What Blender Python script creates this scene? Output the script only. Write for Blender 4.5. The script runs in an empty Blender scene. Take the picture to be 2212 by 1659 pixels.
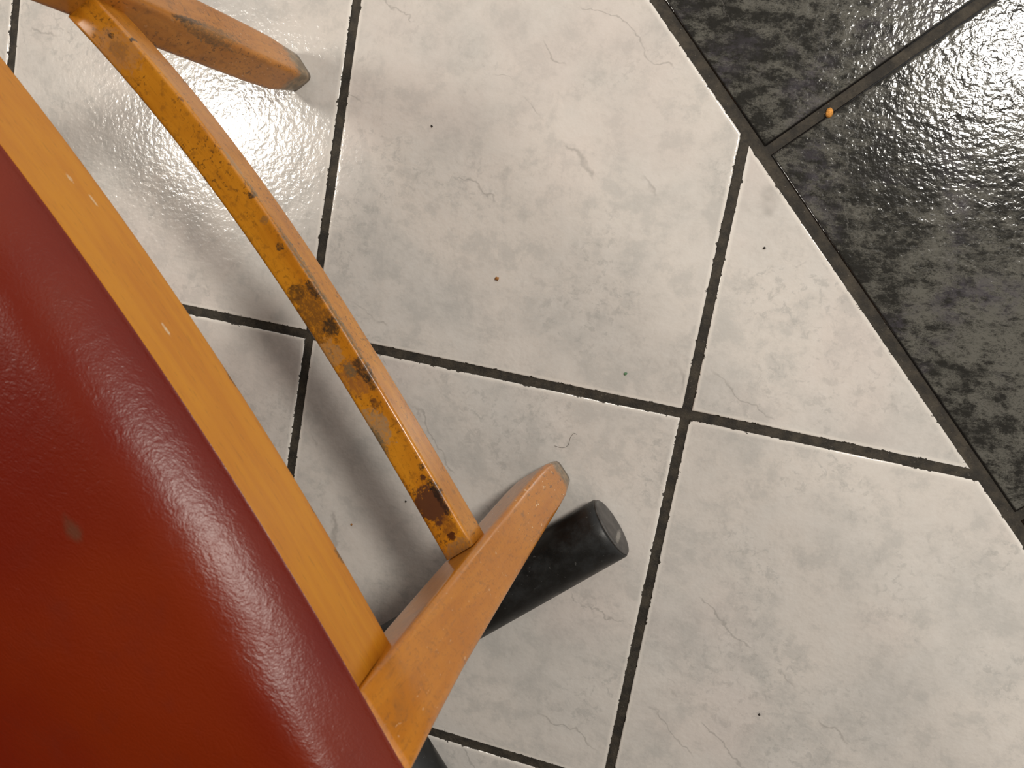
import bpy, bmesh, math, random
import numpy as np
from mathutils import Vector, Matrix, noise as mnoise

scene = bpy.context.scene
COL = scene.collection
random.seed(7)

# ------------------------------------------------------------------ camera
cam_data = bpy.data.cameras.new('camera')
cam = bpy.data.objects.new('camera', cam_data)
COL.objects.link(cam)
cam_data.sensor_fit = 'HORIZONTAL'
cam_data.sensor_width = 36.0
cam_data.lens = 36.0 * 1750.0 / 2212.0
cam_data.clip_start = 0.01
CAM = Vector((0.38242, 0.11693, 0.79496))
R = Matrix(((0.96021211, 0.20338732, -0.19137999),
            (0.17609554, -0.9728255, -0.15033597),
            (-0.21675577, 0.11065326, -0.96993443)))
M = (R @ Matrix.Diagonal((1, -1, -1))).to_4x4()
M.translation = CAM
cam.matrix_world = M
cam_data.dof.use_dof = True
cam_data.dof.focus_distance = 0.74
cam_data.dof.aperture_fstop = 16.0
scene.camera = cam

# ------------------------------------------------------------------ world and lamps
world = bpy.data.worlds.new('world')
scene.world = world
world.use_nodes = True
bg = world.node_tree.nodes['Background']
bg.inputs['Color'].default_value = (0.98, 0.94, 0.90, 1)
bg.inputs['Strength'].default_value = 0.80


def lamp(name, loc, radius, watts, color):
    d = bpy.data.lights.new(name, 'AREA')
    d.shape = 'DISK'
    d.size = radius * 2
    d.energy = watts
    d.color = color
    o = bpy.data.objects.new(name, d)
    COL.objects.link(o)
    o.location = loc          # area lamps shine straight down
    return o


lamp('ceiling_lamp', (1.34, 1.19, 2.6), 0.20, 53, (1.0, 0.945, 0.86))
lamp('ceiling_lamp', (-1.40, 0.42, 2.0), 0.15, 23, (1.0, 0.94, 0.85))

vs = scene.view_settings
vs.view_transform = 'Standard'
vs.look = 'None'
vs.exposure = 0.0
vs.gamma = 1.0
vs.use_curve_mapping = False


# ------------------------------------------------------------------ node helpers
class NT:
    def __init__(self, name):
        self.m = bpy.data.materials.new(name)
        self.m.use_nodes = True
        self.t = self.m.node_tree
        self.b = self.t.nodes['Principled BSDF']

    def n(self, kind, **kw):
        x = self.t.nodes.new(kind)
        for k, v in kw.items():
            setattr(x, k, v)
        return x

    def link(self, a, b):
        self.t.links.new(a, b)

    def setin(self, sock, v):
        if hasattr(v, 'is_output') or isinstance(v, bpy.types.NodeSocket):
            self.link(v, sock)
        else:
            sock.default_value = v

    def math(self, op, a, b=0.0, c=None, clamp=False):
        x = self.n('ShaderNodeMath', operation=op, use_clamp=clamp)
        self.setin(x.inputs[0], a)
        self.setin(x.inputs[1], b)
        if c is not None:
            self.setin(x.inputs[2], c)
        return x.outputs[0]

    def vmath(self, op, a, b=None, scale=None):
        x = self.n('ShaderNodeVectorMath', operation=op)
        self.setin(x.inputs[0], a)
        if b is not None:
            self.setin(x.inputs[1], b)
        if scale is not None:
            self.setin(x.inputs['Scale'], scale)
        return x.outputs['Value'] if op == 'LENGTH' else x.outputs[0]

    def noise(self, vec, scale, detail=4, rough=0.55, dist=0.0, color=False):
        x = self.n('ShaderNodeTexNoise')
        self.setin(x.inputs['Vector'], vec)
        x.inputs['Scale'].default_value = scale
        x.inputs['Detail'].default_value = detail
        x.inputs['Roughness'].default_value = rough
        x.inputs['Distortion'].default_value = dist
        return x.outputs['Color'] if color else x.outputs['Fac']

    def step(self, v, lo, hi, a=0.0, b=1.0):
        x = self.n('ShaderNodeMapRange', interpolation_type='SMOOTHSTEP')
        self.setin(x.inputs[0], v)
        x.inputs[1].default_value = lo
        x.inputs[2].default_value = hi
        x.inputs[3].default_value = a
        x.inputs[4].default_value = b
        return x.outputs[0]

    def mix(self, fac, a, b, mode='MIX'):
        x = self.n('ShaderNodeMix', data_type='RGBA', blend_type=mode)
        self.setin(x.inputs[0], fac)
        for s, v in ((x.inputs[6], a), (x.inputs[7], b)):
            if isinstance(v, (tuple, list)):
                s.default_value = (*v[:3], 1)
            else:
                self.link(v, s)
        return x.outputs[2]

    def attr(self, name, out='Vector'):
        x = self.n('ShaderNodeAttribute', attribute_name=name)
        return x.outputs[out]

    def bump(self, h, strength, dist, normal=None):
        x = self.n('ShaderNodeBump')
        x.inputs['Strength'].default_value = strength
        x.inputs['Distance'].default_value = dist
        self.link(h, x.inputs['Height'])
        if normal is not None:
            self.link(normal, x.inputs['Normal'])
        return x.outputs[0]

    def out(self, **kw):
        for k, v in kw.items():
            k = k.replace('_', ' ')
            s = self.b.inputs[k]
            if isinstance(v, tuple) and len(v) == 3 and s.type == 'RGBA':
                v = (*v, 1)
            self.setin(s, v)
        return self.m


def tile_pos(t):
    """world position, shifted by a random amount for each tile"""
    pos = t.n('ShaderNodeNewGeometry').outputs['Position']
    rnd = t.n('ShaderNodeObjectInfo').outputs['Random']
    off = t.n('ShaderNodeCombineXYZ')
    t.setin(off.inputs[0], t.math('MULTIPLY', rnd, 37.0))
    t.setin(off.inputs[1], t.math('MULTIPLY', rnd, 91.0))
    t.setin(off.inputs[2], t.math('MULTIPLY', rnd, 13.0))
    return pos, t.vmath('ADD', pos, off.outputs[0])


def mat_white_tile():
    t = NT('white_marbled_glaze')
    pos, p = tile_pos(t)
    big = t.noise(p, 8.0, 6, 0.62, 0.4)
    mid = t.noise(p, 30.0, 9, 0.72, 0.15)
    fine = t.noise(p, 100.0, 5, 0.7, 0.4)
    c = t.mix(t.step(big, 0.30, 0.68), (0.560, 0.540, 0.510), (0.655, 0.615, 0.570))
    c = t.mix(t.math('MULTIPLY', t.step(mid, 0.48, 0.62), 0.50), c, (0.465, 0.455, 0.432))
    c = t.mix(t.math('MULTIPLY', t.step(mid, 0.52, 0.36), 0.30), c, (0.70, 0.675, 0.64))
    patch = t.step(t.noise(p, 10.0, 3, 0.5), 0.46, 0.62)
    c = t.mix(t.math('MULTIPLY', t.math('MULTIPLY', t.step(fine, 0.51, 0.64), patch), 0.50), c, (0.40, 0.395, 0.375))
    c = t.mix(t.math('MULTIPLY', t.step(t.noise(p, 6.0, 3, 0.5), 0.50, 0.70), 0.22), c, (0.68, 0.57, 0.53))
    # long fine crack-like veins, broken up along their length
    rot = t.n('ShaderNodeMapping', vector_type='POINT')
    t.link(p, rot.inputs[0])
    rot.inputs['Rotation'].default_value = (0, 0, 0.62)
    warp = t.vmath('ADD', rot.outputs[0], t.vmath('SCALE', t.vmath('SUBTRACT', t.noise(p, 22.0, 4, 0.55, color=True), (0.5, 0.5, 0.5)), scale=0.05))
    v1 = t.math('ABSOLUTE', t.math('SUBTRACT', t.noise(t.vmath('MULTIPLY', warp, (1.6, 6.5, 1.0)), 1.0, 1, 0.4), 0.5))
    vein = t.math('MULTIPLY', t.step(v1, 0.0, 0.0042, 1.0, 0.0), t.step(t.noise(p, 12.0, 3), 0.50, 0.58))
    c = t.mix(t.math('MULTIPLY', vein, 0.50), c, (0.30, 0.285, 0.265))
    edge = t.attr('edge', 'Fac')
    # glint along the arris is painted in as a whiter colour; grout smears ragged over it
    c = t.mix(t.step(edge, 0.0014, 0.0050, 0.60, 0.0), c, (0.80, 0.76, 0.70))
    smear = t.noise(pos, 130.0, 5, 0.7)
    lim = t.math('MULTIPLY', t.step(smear, 0.50, 0.80), 0.0036)
    g = t.math('LESS_THAN', t.math('SUBTRACT', edge, 0.00025), lim)
    c = t.mix(g, c, (0.032, 0.026, 0.018))
    h = t.math('ADD', t.noise(pos, 190.0, 2, 0.5), t.math('MULTIPLY', t.noise(pos, 75.0, 2, 0.5), 0.9))
    rough = t.math('ADD', 0.14, t.math('MULTIPLY', g, 0.5))
    return t.out(Base_Color=c, Roughness=rough, Normal=t.bump(h, 0.42, 0.0007), IOR=1.5)


def mat_dark_tile():
    t = NT('charcoal_marbled_glaze')
    pos, p = tile_pos(t)
    flat = t.vmath('MULTIPLY', p, (1.0, 1.7, 1.0))
    big = t.noise(p, 5.0, 4, 0.6, 0.3)
    mid = t.noise(flat, 55.0, 10, 0.80, 0.1)
    c = t.mix(t.step(t.math('ADD', t.math('MULTIPLY', big, 0.28), t.math('MULTIPLY', mid, 0.72)), 0.44, 0.55),
              (0.015, 0.015, 0.013), (0.112, 0.109, 0.094))
    c = t.mix(t.math('MULTIPLY', t.step(t.noise(flat, 110.0, 9, 0.80, 0.1), 0.53, 0.60), 0.66), c, (0.016, 0.016, 0.015))
    c = t.mix(t.math('MULTIPLY', t.math('MULTIPLY', t.step(t.noise(p, 12.0, 5, 0.6), 0.50, 0.66), t.step(t.noise(flat, 60.0, 8, 0.8), 0.42, 0.56)), 0.55), c, (0.070, 0.063, 0.080))
    rot = t.n('ShaderNodeMapping', vector_type='POINT')
    t.link(p, rot.inputs[0])
    rot.inputs['Rotation'].default_value = (0, 0, 1.35)
    warp = t.vmath('ADD', rot.outputs[0], t.vmath('SCALE', t.vmath('SUBTRACT', t.noise(p, 26.0, 5, 0.6, color=True), (0.5, 0.5, 0.5)), scale=0.04))
    v1 = t.math('ABSOLUTE', t.math('SUBTRACT', t.noise(t.vmath('MULTIPLY', warp, (1.6, 7.0, 1.0)), 1.0, 1, 0.4), 0.5))
    vein = t.math('MULTIPLY', t.step(v1, 0.0, 0.004, 1.0, 0.0), t.step(t.noise(p, 9.0, 2), 0.48, 0.56))
    c = t.mix(t.math('MULTIPLY', vein, 0.40), c, (0.19, 0.185, 0.17))
    edge = t.attr('edge', 'Fac')
    smear = t.noise(pos, 150.0, 4, 0.7)
    g = t.math('LESS_THAN', edge, t.math('MULTIPLY', t.step(smear, 0.60, 0.8), 0.002))
    c = t.mix(t.step(edge, 0.0012, 0.0030, 1.0, 0.0), c, (0.006, 0.006, 0.006))  # unlit side of the bevel, its shade painted in as black
    c = t.mix(g, c, (0.035, 0.028, 0.020))
    h = t.math('ADD', t.noise(pos, 190.0, 2, 0.5), t.math('MULTIPLY', t.noise(pos, 75.0, 2, 0.5), 0.9))
    rough = t.math('ADD', 0.12, t.math('MULTIPLY', g, 0.5))
    return t.out(Base_Color=c, Roughness=rough, Normal=t.bump(h, 0.50, 0.0008), IOR=1.5)


def mat_grout():
    t = NT('dark_brown_grout')
    pos = t.n('ShaderNodeNewGeometry').outputs['Position']
    n1 = t.noise(pos, 55.0, 6, 0.7)
    c = t.mix(t.step(n1, 0.36, 0.68), (0.018, 0.015, 0.011), (0.060, 0.049, 0.034))
    c = t.mix(t.step(t.noise(pos, 420.0, 3), 0.68, 0.74), c, (0.13, 0.115, 0.095))
    return t.out(Base_Color=c, Roughness=0.75, Normal=t.bump(t.noise(pos, 500.0, 4, 0.7), 0.7, 0.0012))


def stain(t, gc, wob, center, radii, soft=0.12, w=2.0):
    """mask of a stain with a ragged shape of its own, in the part's own metres"""
    d = t.vmath('MULTIPLY', t.vmath('SUBTRACT', gc, center), tuple(1.0 / r for r in radii))
    d = t.vmath('LENGTH', t.vmath('ADD', d, t.vmath('SCALE', wob, scale=w)))
    return t.step(d, 1.0 - soft, 1.0 + soft * 2, 1.0, 0.0)


def mat_wood(name, light, dark, speck=0.0, pale=0.0, rough=0.33, tip=False, stains=(), dirt=0.0, coat=0.5, pits=0.0):
    t = NT(name)
    gc = t.attr('grain')
    g1 = t.noise(t.vmath('MULTIPLY', gc, (9.0, 130.0, 130.0)), 1.0, 5, 0.6)
    g2 = t.noise(t.vmath('MULTIPLY', gc, (14.0, 22.0, 22.0)), 1.0, 3, 0.5)
    c = t.mix(t.step(t.math('ADD', t.math('MULTIPLY', g1, 0.55), t.math('MULTIPLY', g2, 0.45)), 0.36, 0.64), dark, light)
    fl = t.noise(t.vmath('MULTIPLY', gc, (95.0, 520.0, 520.0)), 1.0, 2, 0.5)
    c = t.mix(t.math('MULTIPLY', t.step(fl, 0.60, 0.72), 0.28), c, tuple(v * 0.45 for v in dark))
    wob = t.vmath('SUBTRACT', t.noise(gc, 170.0, 6, 0.72, color=True), (0.5, 0.5, 0.5))
    mott = t.step(t.noise(t.vmath('MULTIPLY', gc, (1.0, 1.6, 1.0)), 330.0, 6, 0.75), 0.36, 0.56, 0.35, 1.0)
    wobf = t.vmath('SUBTRACT', t.noise(gc, 480.0, 5, 0.75, color=True), (0.5, 0.5, 0.5))
    bh = g1
    if speck:
        s = t.noise(gc, 330.0, 3, 0.6)
        m = t.math('MULTIPLY', t.step(s, 0.56, 0.66), t.step(t.noise(gc, 30.0, 3), 0.36, 0.60))
        c = t.mix(t.math('MULTIPLY', m, speck), c, (0.085, 0.035, 0.010))
        s2 = t.noise(gc, 150.0, 4, 0.65)
        c = t.mix(t.math('MULTIPLY', t.step(s2, 0.52, 0.68), speck * 0.65), c, (0.20, 0.075, 0.012))
    if dirt:
        s = t.noise(gc, 32.0, 6, 0.7)
        c = t.mix(t.math('MULTIPLY', t.step(s, 0.52, 0.72), dirt), c, (0.11, 0.065, 0.035))
    if pale:
        s = t.noise(t.vmath('MULTIPLY', gc, (150.0, 300.0, 300.0)), 1.0, 2)
        zz = t.n('ShaderNodeSeparateXYZ')
        t.link(gc, zz.inputs[0])
        lim = t.step(zz.outputs[0], 0.05, 0.22, 1.0, 0.25)
        c = t.mix(t.math('MULTIPLY', t.math('MULTIPLY', t.step(s, 0.68, 0.73), pale), lim), c, (0.80, 0.62, 0.40))
        s = t.noise(t.vmath('MULTIPLY', gc, (120.0, 330.0, 330.0)), 1.0, 3)
        c = t.mix(t.math('MULTIPLY', t.math('MULTIPLY', t.step(s, 0.585, 0.67), 0.85 * pale), lim), c, (0.19, 0.085, 0.035))
    for ctr, rad, col, k in stains:
        c = t.mix(t.math('MULTIPLY', t.math('MULTIPLY', stain(t, gc, wobf if min(rad[0], rad[1]) < 0.0045 else wob, ctr, rad, w=2.6), k), mott if k < 0.94 else 1.0), c, col)
    if tip:
        zz = t.n('ShaderNodeSeparateXYZ')
        t.link(gc, zz.inputs[0])
        e = t.math('ADD', zz.outputs[0], t.math('MULTIPLY', t.noise(gc, 110.0, 6, 0.7), 0.030))
        m = t.step(e, 0.030, 0.044, 0.9, 0.0)
        worn = t.mix(t.step(t.noise(gc, 160.0, 4), 0.4, 0.65), (0.120, 0.100, 0.062), (0.27, 0.20, 0.115))
        c = t.mix(m, c, worn)
    return t.out(Base_Color=c, Roughness=rough, Coat_Weight=coat, Coat_Roughness=0.16,
                 Normal=t.bump(t.math('ADD', bh, t.math('MULTIPLY', t.noise(gc, 160.0, 3), 0.7)), 0.22, 0.0008))


def mat_leather():
    t = NT('oxblood_leather')
    gc = t.attr('grain')
    n1 = t.noise(gc, 6.0, 3, 0.5)
    c = t.mix(t.step(n1, 0.34, 0.66), (0.120, 0.0050, 0.0001), (0.155, 0.0135, 0.0001))
    c = t.mix(t.math('MULTIPLY', t.step(t.noise(gc, 40.0, 5, 0.6), 0.50, 0.75), 0.25), c, (0.10, 0.012, 0.006))
    wob = t.vmath('SUBTRACT', t.noise(gc, 130.0, 4, 0.6, color=True), (0.5, 0.5, 0.5))
    c = t.mix(t.math('MULTIPLY', stain(t, gc, wob, (-0.102, -0.084, 0.462), (0.005, 0.0028, 0.02), 0.5), 0.7), c, (0.085, 0.035, 0.018))
    warp = t.vmath('ADD', gc, t.vmath('SCALE', t.vmath('SUBTRACT', t.noise(gc, 45.0, 3, color=True), (0.5, 0.5, 0.5)), scale=0.02))
    rot = t.n('ShaderNodeMapping', vector_type='POINT')
    t.link(warp, rot.inputs[0])
    rot.inputs['Rotation'].default_value = (0, 0, math.radians(20))
    cr = t.noise(t.vmath('MULTIPLY', rot.outputs[0], (170.0, 520.0, 300.0)), 1.0, 3, 0.6)
    pore = t.noise(gc, 800.0, 2, 0.5)
    h = t.math('ADD', t.math('MULTIPLY', cr, 0.9), t.math('MULTIPLY', pore, 0.5))
    return t.out(Base_Color=c, Roughness=0.31, IOR=1.39, Normal=t.bump(h, 0.42, 0.0006))


def mat_simple(name, col, rough=0.5, nscale=60.0, var=0.35, metallic=0.0, bump=0.2):
    t = NT(name)
    p = t.n('ShaderNodeTexCoord').outputs['Object']
    n1 = t.noise(p, nscale, 5, 0.65)
    c = t.mix(t.step(n1, 0.3, 0.7), tuple(v * (1 - var) for v in col), tuple(min(1, v * (1 + var)) for v in col))
    return t.out(Base_Color=c, Roughness=rough, Metallic=metallic, Normal=t.bump(n1, bump, 0.0008))


def mat_black_paint():
    t = NT('black_painted_steel')
    p = t.n('ShaderNodeTexCoord').outputs['Object']
    n1 = t.noise(p, 45.0, 6, 0.7)
    c = t.mix(t.step(n1, 0.45, 0.75), (0.0055, 0.006, 0.006), (0.016, 0.018, 0.019))
    s = t.noise(p, 260.0, 3, 0.6)
    c = t.mix(t.math('MULTIPLY', t.step(s, 0.68, 0.73), 0.8), c, (0.10, 0.10, 0.095))
    s = t.noise(t.vmath('MULTIPLY', p, (300.0, 300.0, 60.0)), 1.0, 3, 0.6)
    c = t.mix(t.math('MULTIPLY', t.step(s, 0.66, 0.75), 0.25), c, (0.07, 0.07, 0.07))
    r = t.step(n1, 0.3, 0.7, 0.32, 0.55)
    return t.out(Base_Color=c, Roughness=r, Normal=t.bump(t.noise(p, 90.0, 5, 0.7), 0.25, 0.001))


def mat_cap():
    t = NT('scuffed_dark_plastic')
    p = t.n('ShaderNodeTexCoord').outputs['Object']
    c = t.mix(t.step(t.noise(p, 90.0, 5), 0.35, 0.7), (0.045, 0.042, 0.040), (0.085, 0.080, 0.075))
    wob = t.vmath('SUBTRACT', t.noise(p, 420.0, 4, 0.7, color=True), (0.5, 0.5, 0.5))
    m = stain(t, p, wob, (0.010, 0.004, 0.0), (0.0022, 0.015, 0.05), 0.3, 2.6)
    c = t.mix(t.math('MULTIPLY', m, 0.75), c, (0.30, 0.28, 0.25))
    return t.out(Base_Color=c, Roughness=0.5, Normal=t.bump(t.noise(p, 300.0, 4), 0.2, 0.0005))


# ------------------------------------------------------------------ mesh helpers
def link(name, me, mat, parent=None, loc=None, smooth=True):
    o = bpy.data.objects.new(name, me)
    if mat is not None and not me.materials:
        me.materials.append(mat)
    if smooth:
        for p in me.polygons:
            p.use_smooth = True
    COL.objects.link(o)
    if parent is not None:
        o.parent = parent
    if loc is not None:
        o.location = loc
    return o


def add_attr(me, name, kind, data):
    a = me.attributes.new(name, kind, 'POINT')
    if kind == 'FLOAT_VECTOR':
        a.data.foreach_set('vector', np.asarray(data, dtype=np.float32).ravel())
    else:
        a.data.foreach_set('value', np.asarray(data, dtype=np.float32).ravel())


def fix_normals(me):
    bm = bmesh.new()
    bm.from_mesh(me)
    bmesh.ops.recalc_face_normals(bm, faces=bm.faces)
    bm.to_mesh(me)
    bm.free()


def round_ring(corners, r, seg=4):
    """closed ring of 2D points: polygon with rounded corners and support points on its sides"""
    out = []
    k = len(corners)
    for i in range(k):
        p0, p1, p2 = (np.array(corners[j % k], float) for j in (i - 1, i, i + 1))
        d0, d2 = (p0 - p1) / np.linalg.norm(p0 - p1), (p2 - p1) / np.linalg.norm(p2 - p1)
        a, b = p1 + d0 * r, p1 + d2 * r
        out.append(p1 + d0 * r * 1.35)
        for s in range(seg + 1):
            f = s / seg
            out.append((1 - f) ** 2 * a + 2 * f * (1 - f) * p1 + f * f * b)
        out.append(p1 + d2 * r * 1.35)
    return out


def loft(rings, grains, name):
    """rings: list of equal-length lists of 3D points"""
    k = len(rings[0])
    verts = [tuple(p) for r in rings for p in r]
    faces = []
    for i in range(len(rings) - 1):
        for j in range(k):
            a, b = i * k + j, i * k + (j + 1) % k
            faces.append((a, b, b + k, a + k))
    faces.append(tuple(range(k)))
    faces.append(tuple((len(rings) - 1) * k + j for j in range(k)))
    me = bpy.data.meshes.new(name)
    me.from_pydata(verts, [], faces)
    add_attr(me, 'grain', 'FLOAT_VECTOR', [tuple(p) for r in grains for p in r])
    fix_normals(me)
    return me


def tag(o, label, cat, group=None):
    o['label'] = label
    o['category'] = cat
    if group:
        o['group'] = group


# ------------------------------------------------------------------ floor: grout bed and tiles
S = 0.40                      # pitch of the white tiles
BORDER = 0.6685               # x + y on the joint between white and dark tiles
GAP = 0.0088
CENTER = Vector((0.35, 0.0))
REACH = 1.75


def clip(poly, nx, ny, c):
    """keep the part of a polygon where nx*x + ny*y <= c"""
    out = []
    for i in range(len(poly)):
        p, q = poly[i - 1], poly[i]
        dp, dq = nx * p[0] + ny * p[1] - c, nx * q[0] + ny * q[1] - c
        if (dp <= 0) != (dq <= 0):
            f = dp / (dp - dq)
            out.append((p[0] + f * (q[0] - p[0]), p[1] + f * (q[1] - p[1])))
        if dq <= 0:
            out.append(q)
    return out


def inset(poly, d):
    k = len(poly)
    out = []
    for i in range(k):
        p0, p1, p2 = (Vector(poly[j % k]) for j in (i - 1, i, i + 1))
        e0, e1 = (p1 - p0).normalized(), (p2 - p1).normalized()
        n0, n1 = Vector((-e0.y, e0.x)), Vector((-e1.y, e1.x))
        m = (n0 + n1).normalized()
        out.append(tuple(p1 + m * (d / max(0.25, m.dot(n0)))))
    return out


def area(poly):
    return 0.5 * sum(poly[i - 1][0] * poly[i][1] - poly[i][0] * poly[i - 1][1] for i in range(len(poly)))


def tile_mesh(poly, steep, lift):
    """a slab with a rounded arris, origin at its middle"""
    c = sum((Vector(p) for p in poly), Vector((0, 0))) / len(poly)
    poly = [(p[0] - c.x, p[1] - c.y) for p in poly]
    prof = [(0.0, -0.009), (0.0, -0.0014 * steep), (0.0004 * steep, -0.0005 * steep), (0.0012 * steep, -0.00012 * steep), (0.0022 * steep, 0.0), (0.0055, 0.0)]
    verts, edge, faces = [], [], []
    k = len(poly)
    for d, z in prof:
        for p in (inset(poly, d) if d else poly):
            verts.append((p[0], p[1], z + lift))
            edge.append(d)
    for i in range(len(prof) - 1):
        for j in range(k):
            a, b = i * k + j, i * k + (j + 1) % k
            faces.append((a, b, b + k, a + k))
    faces.append(tuple((len(prof) - 1) * k + j for j in range(k)))
    me = bpy.data.meshes.new('tile')
    me.from_pydata(verts, [], faces)
    add_attr(me, 'edge', 'FLOAT', edge)
    return me, c


M_WHITE, M_DARK, M_GROUT = mat_white_tile(), mat_dark_tile(), mat_grout()

bm = bmesh.new()
bmesh.ops.create_cube(bm, size=1.0, matrix=Matrix.Translation((CENTER.x, CENTER.y, -0.0216)) @ Matrix.Diagonal((3.9, 3.9, 0.04, 1)))
me = bpy.data.meshes.new('floor')
bm.to_mesh(me)
bm.free()
floor = link('floor', me, M_GROUT, smooth=False)
floor['kind'] = 'structure'

bm = bmesh.new()
bmesh.ops.create_cube(bm, size=1.0, matrix=Matrix.Translation((CENTER.x, CENTER.y, 2.645)) @ Matrix.Diagonal((3.9, 3.9, 0.05, 1)))
me = bpy.data.meshes.new('ceiling')
bm.to_mesh(me)
bm.free()
ceiling = link('ceiling', me, mat_simple('matt_ceiling_paint', (0.62, 0.58, 0.53), 0.9, 30.0, 0.03), smooth=False)
ceiling['kind'] = 'structure'

M_WALL = mat_simple('unseen_wall_brown', (0.16, 0.12, 0.09), 0.8, 30.0, 0.05)  # unseen walls, added to cut the fill light and darken the leather's reflection
for name, ctr_, dim in (('unseen_wall_back', (CENTER.x, -1.60, 1.31), (3.9, 0.10, 2.62)), ('unseen_wall_left', (-1.65, CENTER.y + 0.2, 1.31), (0.10, 3.5, 2.62))):
    bm = bmesh.new()
    bmesh.ops.create_cube(bm, size=1.0, matrix=Matrix.Translation(ctr_) @ Matrix.Diagonal((*dim, 1)))
    me = bpy.data.meshes.new(name)
    bm.to_mesh(me)
    bm.free()
    wall = link(name, me, M_WALL, smooth=False)
    wall['kind'] = 'structure'

full_mesh = None
for i in range(-5, 6):
    for j in range(-5, 6):
        g = GAP / 2
        poly = [(i * S + g, j * S + g), ((i + 1) * S - g, j * S + g), ((i + 1) * S - g, (j + 1) * S - g), (i * S + g, (j + 1) * S - g)]
        mid = Vector(((i + .5) * S, (j + .5) * S))
        if (mid - CENTER).length > REACH:
            continue
        cut = clip(poly, 1, 1, BORDER - 0.0048 * math.sqrt(2))
        if len(cut) < 3 or area(cut) < 0.0006:
            continue
        if area(cut) > area(poly) * 0.9999:
            if full_mesh is None:
                full_mesh, c = tile_mesh(poly, 1.0, 0.0)
            link('white_tile', full_mesh, M_WHITE, floor, (mid.x, mid.y, 0))
        else:
            me, c = tile_mesh(cut, 1.0, 0.0)
            link('white_tile', me, M_WHITE, floor, (c.x, c.y, 0))

P = 0.5675                    # pitch of the dark tiles in x+y and x-y
dark_mesh = None
for i in range(0, 4):
    for j in range(-6, 7):
        g = 0.0044 * math.sqrt(2)
        s0, s1 = BORDER + i * P + g * 1.25, BORDER + (i + 1) * P - g
        d0, d1 = 0.1675 + j * P + g, 0.1675 + (j + 1) * P - g
        poly = [((s + d) / 2, (s - d) / 2) for s, d in ((s0, d0), (s0, d1), (s1, d1), (s1, d0))]
        if area(poly) < 0:
            poly.reverse()
        mid = sum((Vector(p) for p in poly), Vector((0, 0))) / 4
        if (mid - CENTER).length > REACH:
            continue
        if dark_mesh is None:
            dark_mesh, c = tile_mesh(poly, 1.5, 0.0)
        link('dark_tile', dark_mesh, M_DARK, floor, (mid.x, mid.y, 0.0))

# ------------------------------------------------------------------ chair
# chair coordinates: t runs along the front (towards the far leg), n points out of the front, z up
ORG = Vector((0.10577, 0.08282, 0.0))
AX_T = Vector((-0.694769, 0.719233, 0))
AX_N = Vector((0.719233, 0.694769, 0))
chair = bpy.data.objects.new('chair', None)
COL.objects.link(chair)
chair.location = ORG
chair.rotation_euler = (0, 0, math.atan2(-AX_T.y, -AX_T.x))   # local x = -t, local y = n
tag(chair, 'orange beech chair with oxblood red leather seat and worn stained footrest bar', 'chair')

SEAT_Z = 0.435


def loc3(t, n, z):
    return (-t, n, z)


M_LEG = mat_wood('varnished_beech_leg', (0.54, 0.195, 0.012), (0.46, 0.152, 0.007), speck=0.25, pale=1.0, rough=0.34, tip=True, dirt=0.25, coat=0.5)
M_LEG2 = mat_wood('varnished_beech_far_leg', (0.50, 0.195, 0.026), (0.40, 0.143, 0.015), speck=0.7, pale=0.3, rough=0.34, tip=True, dirt=0.3, coat=0.4,
                  stains=[((0.14, 0.2500, -0.0010), (0.14, 0.0075, 0.0075), (0.14, 0.075, 0.022), 0.75),
                          ((0.16, 0.2560, -0.0030), (0.030, 0.0030, 0.004), (0.05, 0.030, 0.012), 0.85),
                          ((0.24, 0.2720, -0.0170), (0.035, 0.0030, 0.004), (0.05, 0.030, 0.012), 0.85)])
M_RAIL = mat_wood('varnished_beech_rail', (0.62, 0.240, 0.006), (0.54, 0.185, 0.004), speck=0.0, rough=0.45, coat=0.05,
                  stains=[((-0.03, 0.405, -0.022), (0.004, 0.0012, 0.02), (0.75, 0.62, 0.42), 0.8),
                          ((0.075, 0.395, -0.026), (0.003, 0.0014, 0.02), (0.75, 0.62, 0.42), 0.7),
                          ((0.060, 0.388, -0.026), (0.004, 0.0010, 0.02), (0.75, 0.62, 0.42), 0.7),
                          ((-0.066, 0.371, -0.022), (0.008, 0.0025, 0.02), (0.10, 0.045, 0.012), 0.9),
                          ((-0.155, 0.371, -0.024), (0.004, 0.0022, 0.02), (0.12, 0.030, 0.010), 0.9),
                          ((-0.185, 0.373, -0.024), (0.005, 0.0022, 0.02), (0.10, 0.060, 0.020), 0.9)])


def leg(eL, rL, depth, face_n, mat, front=True):
    """eL, rL: functions of z giving t of the two edges of the outer face"""
    zs = [0.0, 0.006, 0.016, 0.035, 0.065, 0.10, 0.16, 0.22, 0.28, 0.34, 0.39, SEAT_Z - 0.004, SEAT_Z]
    rings, grains = [], []
    for z in zs:
        t0, t1, n0, dp = eL(z), rL(z), face_n(z), depth(z)
        n1 = n0 - dp
        ch = max(0.0, 1 - z / 0.05) ** 1.6 * 0.006          # worn, rounded foot
        sg = 1 if t1 > t0 else -1
        t0, t1, n0, n1 = t0 + sg * ch * 1.1, t1 - sg * ch * 0.5, n0 - ch * 0.35, n1 + ch * 0.9
        if z == SEAT_Z:
            t0, t1, n0, n1 = t0 + sg * .001, t1 - sg * .001, n0 - .001, n1 + .001
        r2 = round_ring([(t0, n0), (t1, n0), (t1, n1), (t0, n1)], 0.0048 if z > .02 else 0.007, 4)
        if not front:
            r2 = [np.array((p[0] - sg * 0.050, -0.455 - p[1])) for p in r2]
        rings.append([loc3(p[0], p[1], z) for p in r2])
        grains.append([(z, p[0], p[1]) for p in r2])
    return link('leg', loft(rings, grains, 'leg'), mat, chair)


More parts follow.
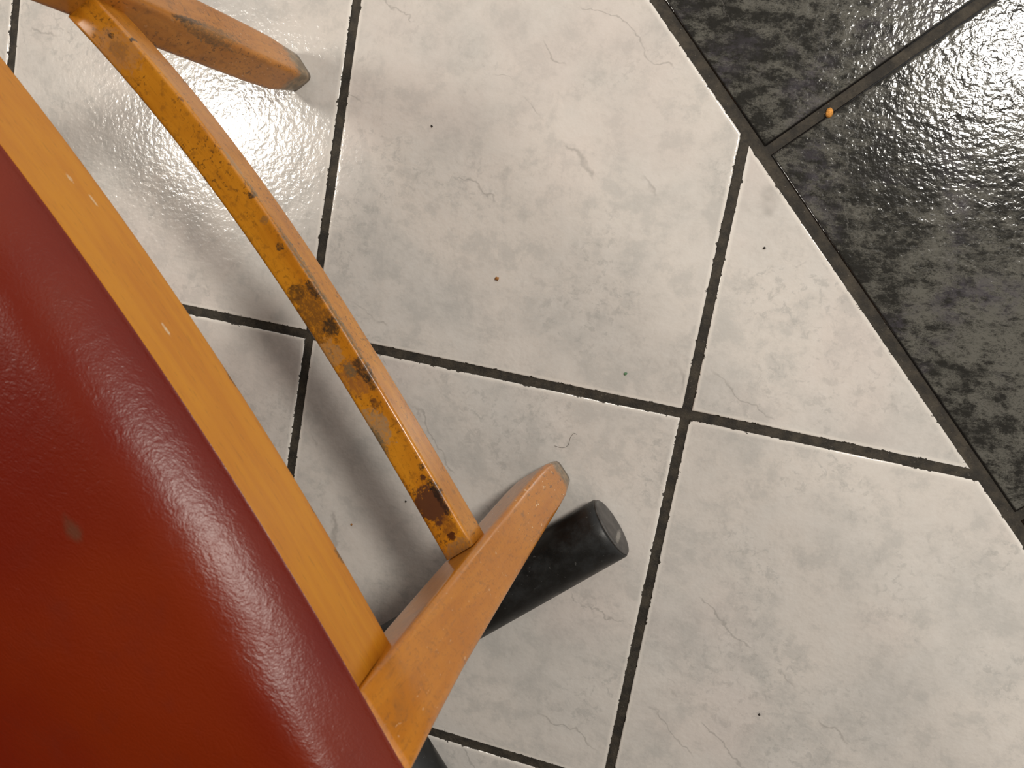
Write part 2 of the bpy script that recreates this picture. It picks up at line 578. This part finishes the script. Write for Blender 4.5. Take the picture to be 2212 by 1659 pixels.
near_e = lambda z: -0.2289 - 0.0385 * z
near_r = lambda z: -0.2662 - 0.0580 * z - 0.003 * max(0.0, (z - 0.35) / 0.085)
near_n = lambda z: 0.024 - 0.125 * z + 0.060 * z * z
far_e = lambda z: 0.2200 + 0.2050 * z
far_r = lambda z: 0.2630 + 0.2100 * z
far_n = lambda z: 0.024 - 0.170 * z
near_d = lambda z: 0.0385 - 0.002 * z
far_d = lambda z: 0.0325 + 0.028 * z
leg(near_e, near_r, near_d, near_n, M_LEG)
leg(far_e, far_r, far_d, far_n, M_LEG2)
leg(near_e, near_r, near_d, near_n, M_LEG, front=False)
leg(far_e, far_r, far_d, far_n, M_LEG, front=False)


def bar(curve, z_in_out, name, mat, t0, t1, steps, r, width):
    """curved bar along t; curve(t) -> (n_outer_top, n_inner_top, z_top, z_bottom, n_outer_bottom)"""
    rings, grains = [], []
    for s in range(steps + 1):
        t = t0 + (t1 - t0) * s / steps
        no, ni, zt, zb, nob = curve(t)
        r2 = round_ring([(no, zt), (ni, zt), (ni + (nob - no), zb), (nob, zb)], r, 4)
        rings.append([loc3(t, p[0], p[1]) for p in r2])
        grains.append([(t, p[1], p[0]) if width else (t, p[0], p[1]) for p in r2])
    return link(name, loft(rings, grains, name), mat, chair)


def rail_curve(t):
    tt = max(t, -0.30)
    nt = -0.22641 * tt * tt - 0.05896 * tt - 0.02058
    nb = -0.22 * tt * tt - 0.0400 * tt - 0.02480
    return nt, nt - 0.022, SEAT_Z, 0.370, nb


bar(rail_curve, None, 'front_rail', M_RAIL, -0.2440, 0.3020, 44, 0.0030, True)
# side and rear rails under the seat
for tt, tr in ((-0.268, -0.220), (0.330, 0.268)):
    rings, grains = [], []
    for nn in (-0.052, -0.20, -0.402):
        tm = tt + (tr - tt) * (-0.052 - nn) / 0.35
        r2 = round_ring([(tm - .010, SEAT_Z), (tm + .010, SEAT_Z), (tm + .010, .362), (tm - .010, .362)], .003, 3)
        rings.append([loc3(p[0], nn, p[1]) for p in r2])
        grains.append([(nn, p[0], p[1]) for p in r2])
    link('side_rail', loft(rings, grains, 'side_rail'), M_RAIL, chair)
bar(lambda t: (-0.44, -0.418, SEAT_Z, 0.37, -0.44), None, 'rear_rail', M_RAIL, -0.1960, 0.2540, 4, 0.003, True)

# footrest bar, its top worn and stained by shoes
n_in = lambda t: -0.23058 * t ** 3 - 0.24718 * t ** 2 - 0.02266 * t - 0.02765
n_mid = lambda t: -0.3233 * t ** 3 - 0.22916 * t ** 2 - 0.01302 * t - 0.00285
FZ = 0.235
brown, black = (0.085, 0.030, 0.012), (0.030, 0.022, 0.014)
grey, olive = (0.33, 0.21, 0.11), (0.13, 0.10, 0.055)


def fs(px_t, dn, rt, rn, col, k):
    """stain on the top of the footrest: dn in metres from the outer edge"""
    return ((px_t, dn, FZ), (rt, rn, 0.006), col, k)


FOOT_STAINS = [
    fs(0.223, -0.014, 0.020, 0.013, (0.40, 0.20, 0.085), 0.55),
    fs(0.222, -0.013, 0.008, 0.006, (0.22, 0.10, 0.03), 0.5),
    fs(-0.028, -0.014, 0.021, 0.013, (0.16, 0.065, 0.014), 0.85),
    fs(-0.044, -0.007, 0.007, 0.006, black, 0.85),
    fs(-0.014, -0.004, 0.008, 0.003, black, 0.85),
    fs(-0.008, -0.016, 0.006, 0.007, (0.10, 0.045, 0.012), 0.8),
    fs(-0.060, -0.019, 0.010, 0.008, grey, 0.55),
    fs(-0.086, -0.012, 0.013, 0.012, (0.26, 0.10, 0.030), 0.75),
    fs(-0.083, -0.004, 0.010, 0.005, black, 0.85),
    fs(-0.094, -0.003, 0.008, 0.0035, black, 0.75),
    fs(-0.079, -0.013, 0.006, 0.004, olive, 0.8),
    fs(-0.126, -0.017, 0.014, 0.008, grey, 0.85),
    fs(-0.136, -0.023, 0.012, 0.004, olive, 0.85),
    fs(-0.110, -0.010, 0.004, 0.003, brown, 0.8),
    fs(-0.168, -0.004, 0.0025, 0.002, black, 0.9),
    fs(-0.1753, -0.007, 0.0022, 0.0022, brown, 0.95),
    fs(0.071, -0.002, 0.0026, 0.0026, black, 0.9),
    fs(0.027, -0.007, 0.0030, 0.0026, black, 0.9),
    fs(0.050, -0.005, 0.003, 0.003, olive, 0.5),
    fs(0.2345, -0.011, 0.0022, 0.0022, black, 0.9),
    fs(0.222, 0.000, 0.0020, 0.0025, black, 0.9),
    fs(0.100, 0.001, 0.016, 0.0018, grey, 0.9),
    fs(0.075, 0.001, 0.012, 0.0018, olive, 0.8),
    fs(0.010, 0.000, 0.035, 0.0013, olive, 0.8),
    fs(-0.05, 0.000, 0.030, 0.0013, olive, 0.8),
    fs(-0.196, -0.0120, 0.0150, 0.0115, (0.095, 0.034, 0.016), 0.97),
    fs(-0.188, -0.0035, 0.0090, 0.0032, (0.018, 0.013, 0.010), 0.9),
    fs(-0.200, -0.0040, 0.0100, 0.0022, (0.030, 0.015, 0.010), 0.85),
    fs(-0.216, -0.0090, 0.0080, 0.0050, (0.22, 0.075, 0.012), 0.8),
    fs(-0.2235, -0.0110, 0.0030, 0.0030, (0.07, 0.018, 0.006), 0.95),
    fs(-0.2350, -0.0120, 0.0075, 0.0130, (0.26, 0.145, 0.065), 0.75),
]
M_FOOT = mat_wood('worn_varnished_beech', (0.59, 0.235, 0.014), (0.47, 0.165, 0.008), speck=0.7, rough=0.34, stains=FOOT_STAINS, coat=0.45)


rings, grains = [], []
t0, t1, steps = -0.2372, 0.2690, 48
for s in range(steps + 1):
    t = t0 + (t1 - t0) * s / steps
    no, ni = n_mid(t), n_in(t)
    r2 = round_ring([(no, FZ), (ni, FZ), (ni, FZ - .031), (no + .0008, FZ - .031)], 0.0026, 4)
    rings.append([loc3(t, p[0], p[1]) for p in r2])
    grains.append([(t, p[0] - no, p[1]) for p in r2])
footrest = link('footrest', loft(rings, grains, 'footrest'), M_FOOT, chair)
footrest['label'] = 'footrest bar with dark chipped varnish and grime on top'

# leather seat: a domed cushion with a rolled edge
M_LEATHER = mat_leather()


def seat_outline():
    pts = []
    f0, f1, b = -0.330, 0.352, -0.448
    for s in range(61):
        t = f0 + (f1 - f0) * s / 60
        pts.append((t, rail_curve(min(max(t, -0.29), 0.30))[0] + 0.0012))
    for s in range(1, 31):
        pts.append((f1 - 0.075 * s / 30, -0.04 + (b + 0.04) * s / 30))
    for s in range(1, 41):
        pts.append((f1 - 0.075 + (f0 + 0.13 - f1) * s / 40, b))
    for s in range(1, 30):
        pts.append((f0 + 0.055 - 0.055 * s / 30, b + (-0.035 - b) * s / 30))
    a = np.array(pts)
    for _ in range(3):                      # round the corners a little
        a = 0.5 * a + 0.25 * (np.roll(a, 1, 0) + np.roll(a, -1, 0))
    return a


out = seat_outline()
ctr = np.array((0.0, -0.235))
K = len(out)
tang = np.roll(out, -1, 0) - np.roll(out, 1, 0)
nrm = np.stack((tang[:, 1], -tang[:, 0]), 1)
nrm /= np.linalg.norm(nrm, axis=1)[:, None]
sgn = np.sign(((ctr - out) * nrm).sum(1))[:, None]
nrm *= sgn
S0, Wd = 1.12, 0.044                      # slope at the rim, width of the roll


def ring_at(f):
    """outline moved inwards by f metres along its own normals, kept ordered near the corners"""
    sc = 1 - f / np.abs(ctr - out).max(1)[:, None].clip(0.2)
    q = ctr + (out - ctr) * sc
    near = out + nrm * f
    k = min(1.0, f / 0.022)
    return near * (1 - k) + (q) * k


rings = [[loc3(p[0], p[1], SEAT_Z) for p in out]]
prof = [0.0, .0006, .002, .0045, .008, .012, .017, .021, .026, .032, .038, Wd]
for d in prof:
    x = d / Wd
    h = 0.0030 * math.sqrt(1 - (1 - min(1.0, d / 0.006)) ** 2) + S0 * Wd * (x - 0.5 * x * x) + 0.05 * d
    rings.append([loc3(p[0], p[1], SEAT_Z + h) for p in ring_at(d)])
base = ring_at(Wd)
h0 = 0.0030 + 0.5 * S0 * Wd + 0.05 * Wd
for f in (.08, .18, .32, .48, .64, .8, .92, .985):
    q = base + (ctr - base) * f
    rings.append([loc3(p[0], p[1], SEAT_Z + h0 + 0.009 * (1 - (1 - f) ** 2)) for p in q])
grains = [[(-p[0], p[1], p[2]) for p in r] for r in rings]
seat = link('seat', loft(rings, grains, 'seat'), M_LEATHER, chair)
seat['label'] = 'domed oxblood red leather seat pad'

# ------------------------------------------------------------------ black tubular table base
M_BLACK, M_CAP = mat_black_paint(), mat_cap()
END = Vector((0.3525, -0.1185, 0.031))
DIR = -AX_N
RT = 0.031


def tube_mesh(length, r, ends=(True, True), seg=48):
    bm = bmesh.new()
    prof = [(0.0, r - 0.0012), (0.0012, r), (0.01, r), (length - 0.01, r), (length - 0.0012, r), (length, r - 0.0012)]
    rows = []
    for z, rr in prof:
        rows.append([bm.verts.new((rr * math.cos(2 * math.pi * k / seg), rr * math.sin(2 * math.pi * k / seg), z)) for k in range(seg)])
    for a, b in zip(rows[:-1], rows[1:]):
        for k in range(seg):
            bm.faces.new((a[k], a[(k + 1) % seg], b[(k + 1) % seg], b[k]))
    bm.faces.new(list(reversed(rows[0])))
    bm.faces.new(rows[-1])
    bmesh.ops.recalc_face_normals(bm, faces=bm.faces)
    me = bpy.data.meshes.new('tube')
    bm.to_mesh(me)
    bm.free()
    return me


def axis_matrix(p, d, up=Vector((0, 0, 1))):
    z = d.normalized()
    x = up.cross(z).normalized()
    y = z.cross(x)
    m = Matrix((x, y, z)).transposed().to_4x4()
    m.translation = p
    return m


CROSS = END + DIR * 0.3245
table = bpy.data.objects.new('table_base', None)
COL.objects.link(table)
table.location = (CROSS.x, CROSS.y, 0)
tag(table, 'black round steel tube table base lying on white tiles beside the chair leg', 'table base')
inv = Matrix.Translation((-CROSS.x, -CROSS.y, 0))
foot = link('foot_tube', tube_mesh(0.649, RT), M_BLACK, table)
foot.matrix_basis = inv @ axis_matrix(END, DIR)
cross = link('crossbar', tube_mesh(0.45, RT), M_BLACK, table)
cross.matrix_basis = inv @ axis_matrix(CROSS - AX_T * (RT * 0.6), -AX_T)
bm = bmesh.new()
seg = 40
rows = []
for z, rr in ((0.0, RT - 0.0015), (-0.0016, RT - 0.0018), (-0.0024, RT - 0.0032), (-0.0026, RT - 0.006)):
    rows.append([bm.verts.new((rr * math.cos(2 * math.pi * k / seg), rr * math.sin(2 * math.pi * k / seg), z)) for k in range(seg)])
for a, b in zip(rows[:-1], rows[1:]):
    for k in range(seg):
        bm.faces.new((a[k], a[(k + 1) % seg], b[(k + 1) % seg], b[k]))
bm.faces.new(rows[-1])
bm.faces.new(list(reversed(rows[0])))
bmesh.ops.recalc_face_normals(bm, faces=bm.faces)
me = bpy.data.meshes.new('end_cap')
bm.to_mesh(me)
bm.free()
cap = link('end_cap', me, M_CAP, foot)
cap['label'] = 'scuffed dark grey plastic end cap'


# ------------------------------------------------------------------ crumbs and a hair on the tiles
def crumb(name, xy, size, mat, label, cat, z=0.0, flat=0.6, seed=0):
    bm = bmesh.new()
    bmesh.ops.create_icosphere(bm, subdivisions=2, radius=1.0)
    rnd = random.Random(seed)
    off = Vector((rnd.random() * 9, rnd.random() * 9, rnd.random() * 9))
    for v in bm.verts:
        k = 1.0 + 0.55 * mnoise.noise(v.co * 1.7 + off)
        v.co = Vector((v.co.x * size[0] * k, v.co.y * size[1] * k, v.co.z * size[0] * flat * k))
    lo = min(v.co.z for v in bm.verts)
    for v in bm.verts:
        v.co.z -= lo
    me = bpy.data.meshes.new(name)
    bm.to_mesh(me)
    bm.free()
    o = link(name, me, mat, None, (xy[0], xy[1], z))
    o.rotation_euler = (0, 0, rnd.random() * 6)
    tag(o, label, cat)
    return o


M_CRUMB = mat_simple('orange_crumb', (0.62, 0.27, 0.05), 0.8, 500.0, 0.5)
M_BROWN = mat_simple('brown_crumb', (0.36, 0.15, 0.03), 0.7, 500.0, 0.4)
M_GREEN = mat_simple('green_flake', (0.10, 0.22, 0.11), 0.6, 500.0, 0.3)
M_SPECK = mat_simple('dark_speck', (0.03, 0.025, 0.02), 0.8, 500.0, 0.3)
crumb('crumb', (0.4672, 0.2946), (0.0045, 0.0032), M_CRUMB, 'orange crumb lying in the grout joint between two dark tiles', 'crumb', z=-0.0016, seed=1)
crumb('crumb', (0.1916, 0.0950), (0.0022, 0.0017), M_BROWN, 'tiny orange brown crumb on the large white tile beside the footrest', 'crumb', seed=2)
crumb('flake', (0.3351, 0.0271), (0.0019, 0.0014), M_GREEN, 'tiny green flake on white tile above the grout crossing', 'flake', flat=0.3, seed=3)
crumb('speck', (0.4378, 0.1679), (0.0013, 0.0011), M_SPECK, 'black speck on the white corner tile beside the dark tiles', 'speck', seed=4)
crumb('speck', (0.0988, 0.2314), (0.0012, 0.0010), M_SPECK, 'black speck on the white tile nearest the far chair leg', 'speck', seed=5)
crumb('speck', (0.5305, -0.2787), (0.0013, 0.0010), M_SPECK, 'dark speck alone on the white tile at the lower right', 'speck', seed=6)

crumb('crumb', (0.0795, -0.1929), (0.0013, 0.0011), M_BROWN, 'tiny brown crumb on the white tile between front rail and footrest shadow', 'crumb', seed=8)
crumb('speck', (0.1354, -0.1530), (0.0012, 0.0009), M_SPECK, 'dark speck on the white tile by the stained end of the footrest', 'speck', seed=9)

pts = [Vector(p) for p in ((0.2800, -0.0590, 0.0004), (0.2880, -0.0590, 0.0006), (0.2935, -0.0550, 0.0010), (0.2940, -0.0480, 0.0008), (0.2965, -0.0425, 0.0004), (0.3000, -0.0425, 0.0003))]
fine = []
for a in range(len(pts) - 1):
    p0, p1, p2, p3 = pts[max(a - 1, 0)], pts[a], pts[a + 1], pts[min(a + 2, len(pts) - 1)]
    for q in range(6):
        u = q / 6
        fine.append(0.5 * (2 * p1 + (p2 - p0) * u + (2 * p0 - 5 * p1 + 4 * p2 - p3) * u * u + (3 * p1 - p0 - 3 * p2 + p3) * u ** 3))
fine.append(pts[-1])
verts, faces = [], []
for a, p in enumerate(fine):
    d = (fine[min(a + 1, len(fine) - 1)] - fine[max(a - 1, 0)]).normalized()
    sx = d.cross(Vector((0, 0, 1))).normalized()
    for q in range(5):
        an = 2 * math.pi * q / 5
        verts.append(tuple(p + 0.00016 * (sx * math.cos(an) + Vector((0, 0, 1)) * math.sin(an))))
for a in range(len(fine) - 1):
    for q in range(5):
        faces.append((a * 5 + q, a * 5 + (q + 1) % 5, a * 5 + 5 + (q + 1) % 5, a * 5 + 5 + q))
me = bpy.data.meshes.new('hair')
me.from_pydata(verts, [], faces)
hair = link('hair', me, M_SPECK)
tag(hair, 'curled dark hair on the white tile by the foot of the near chair leg', 'hair')
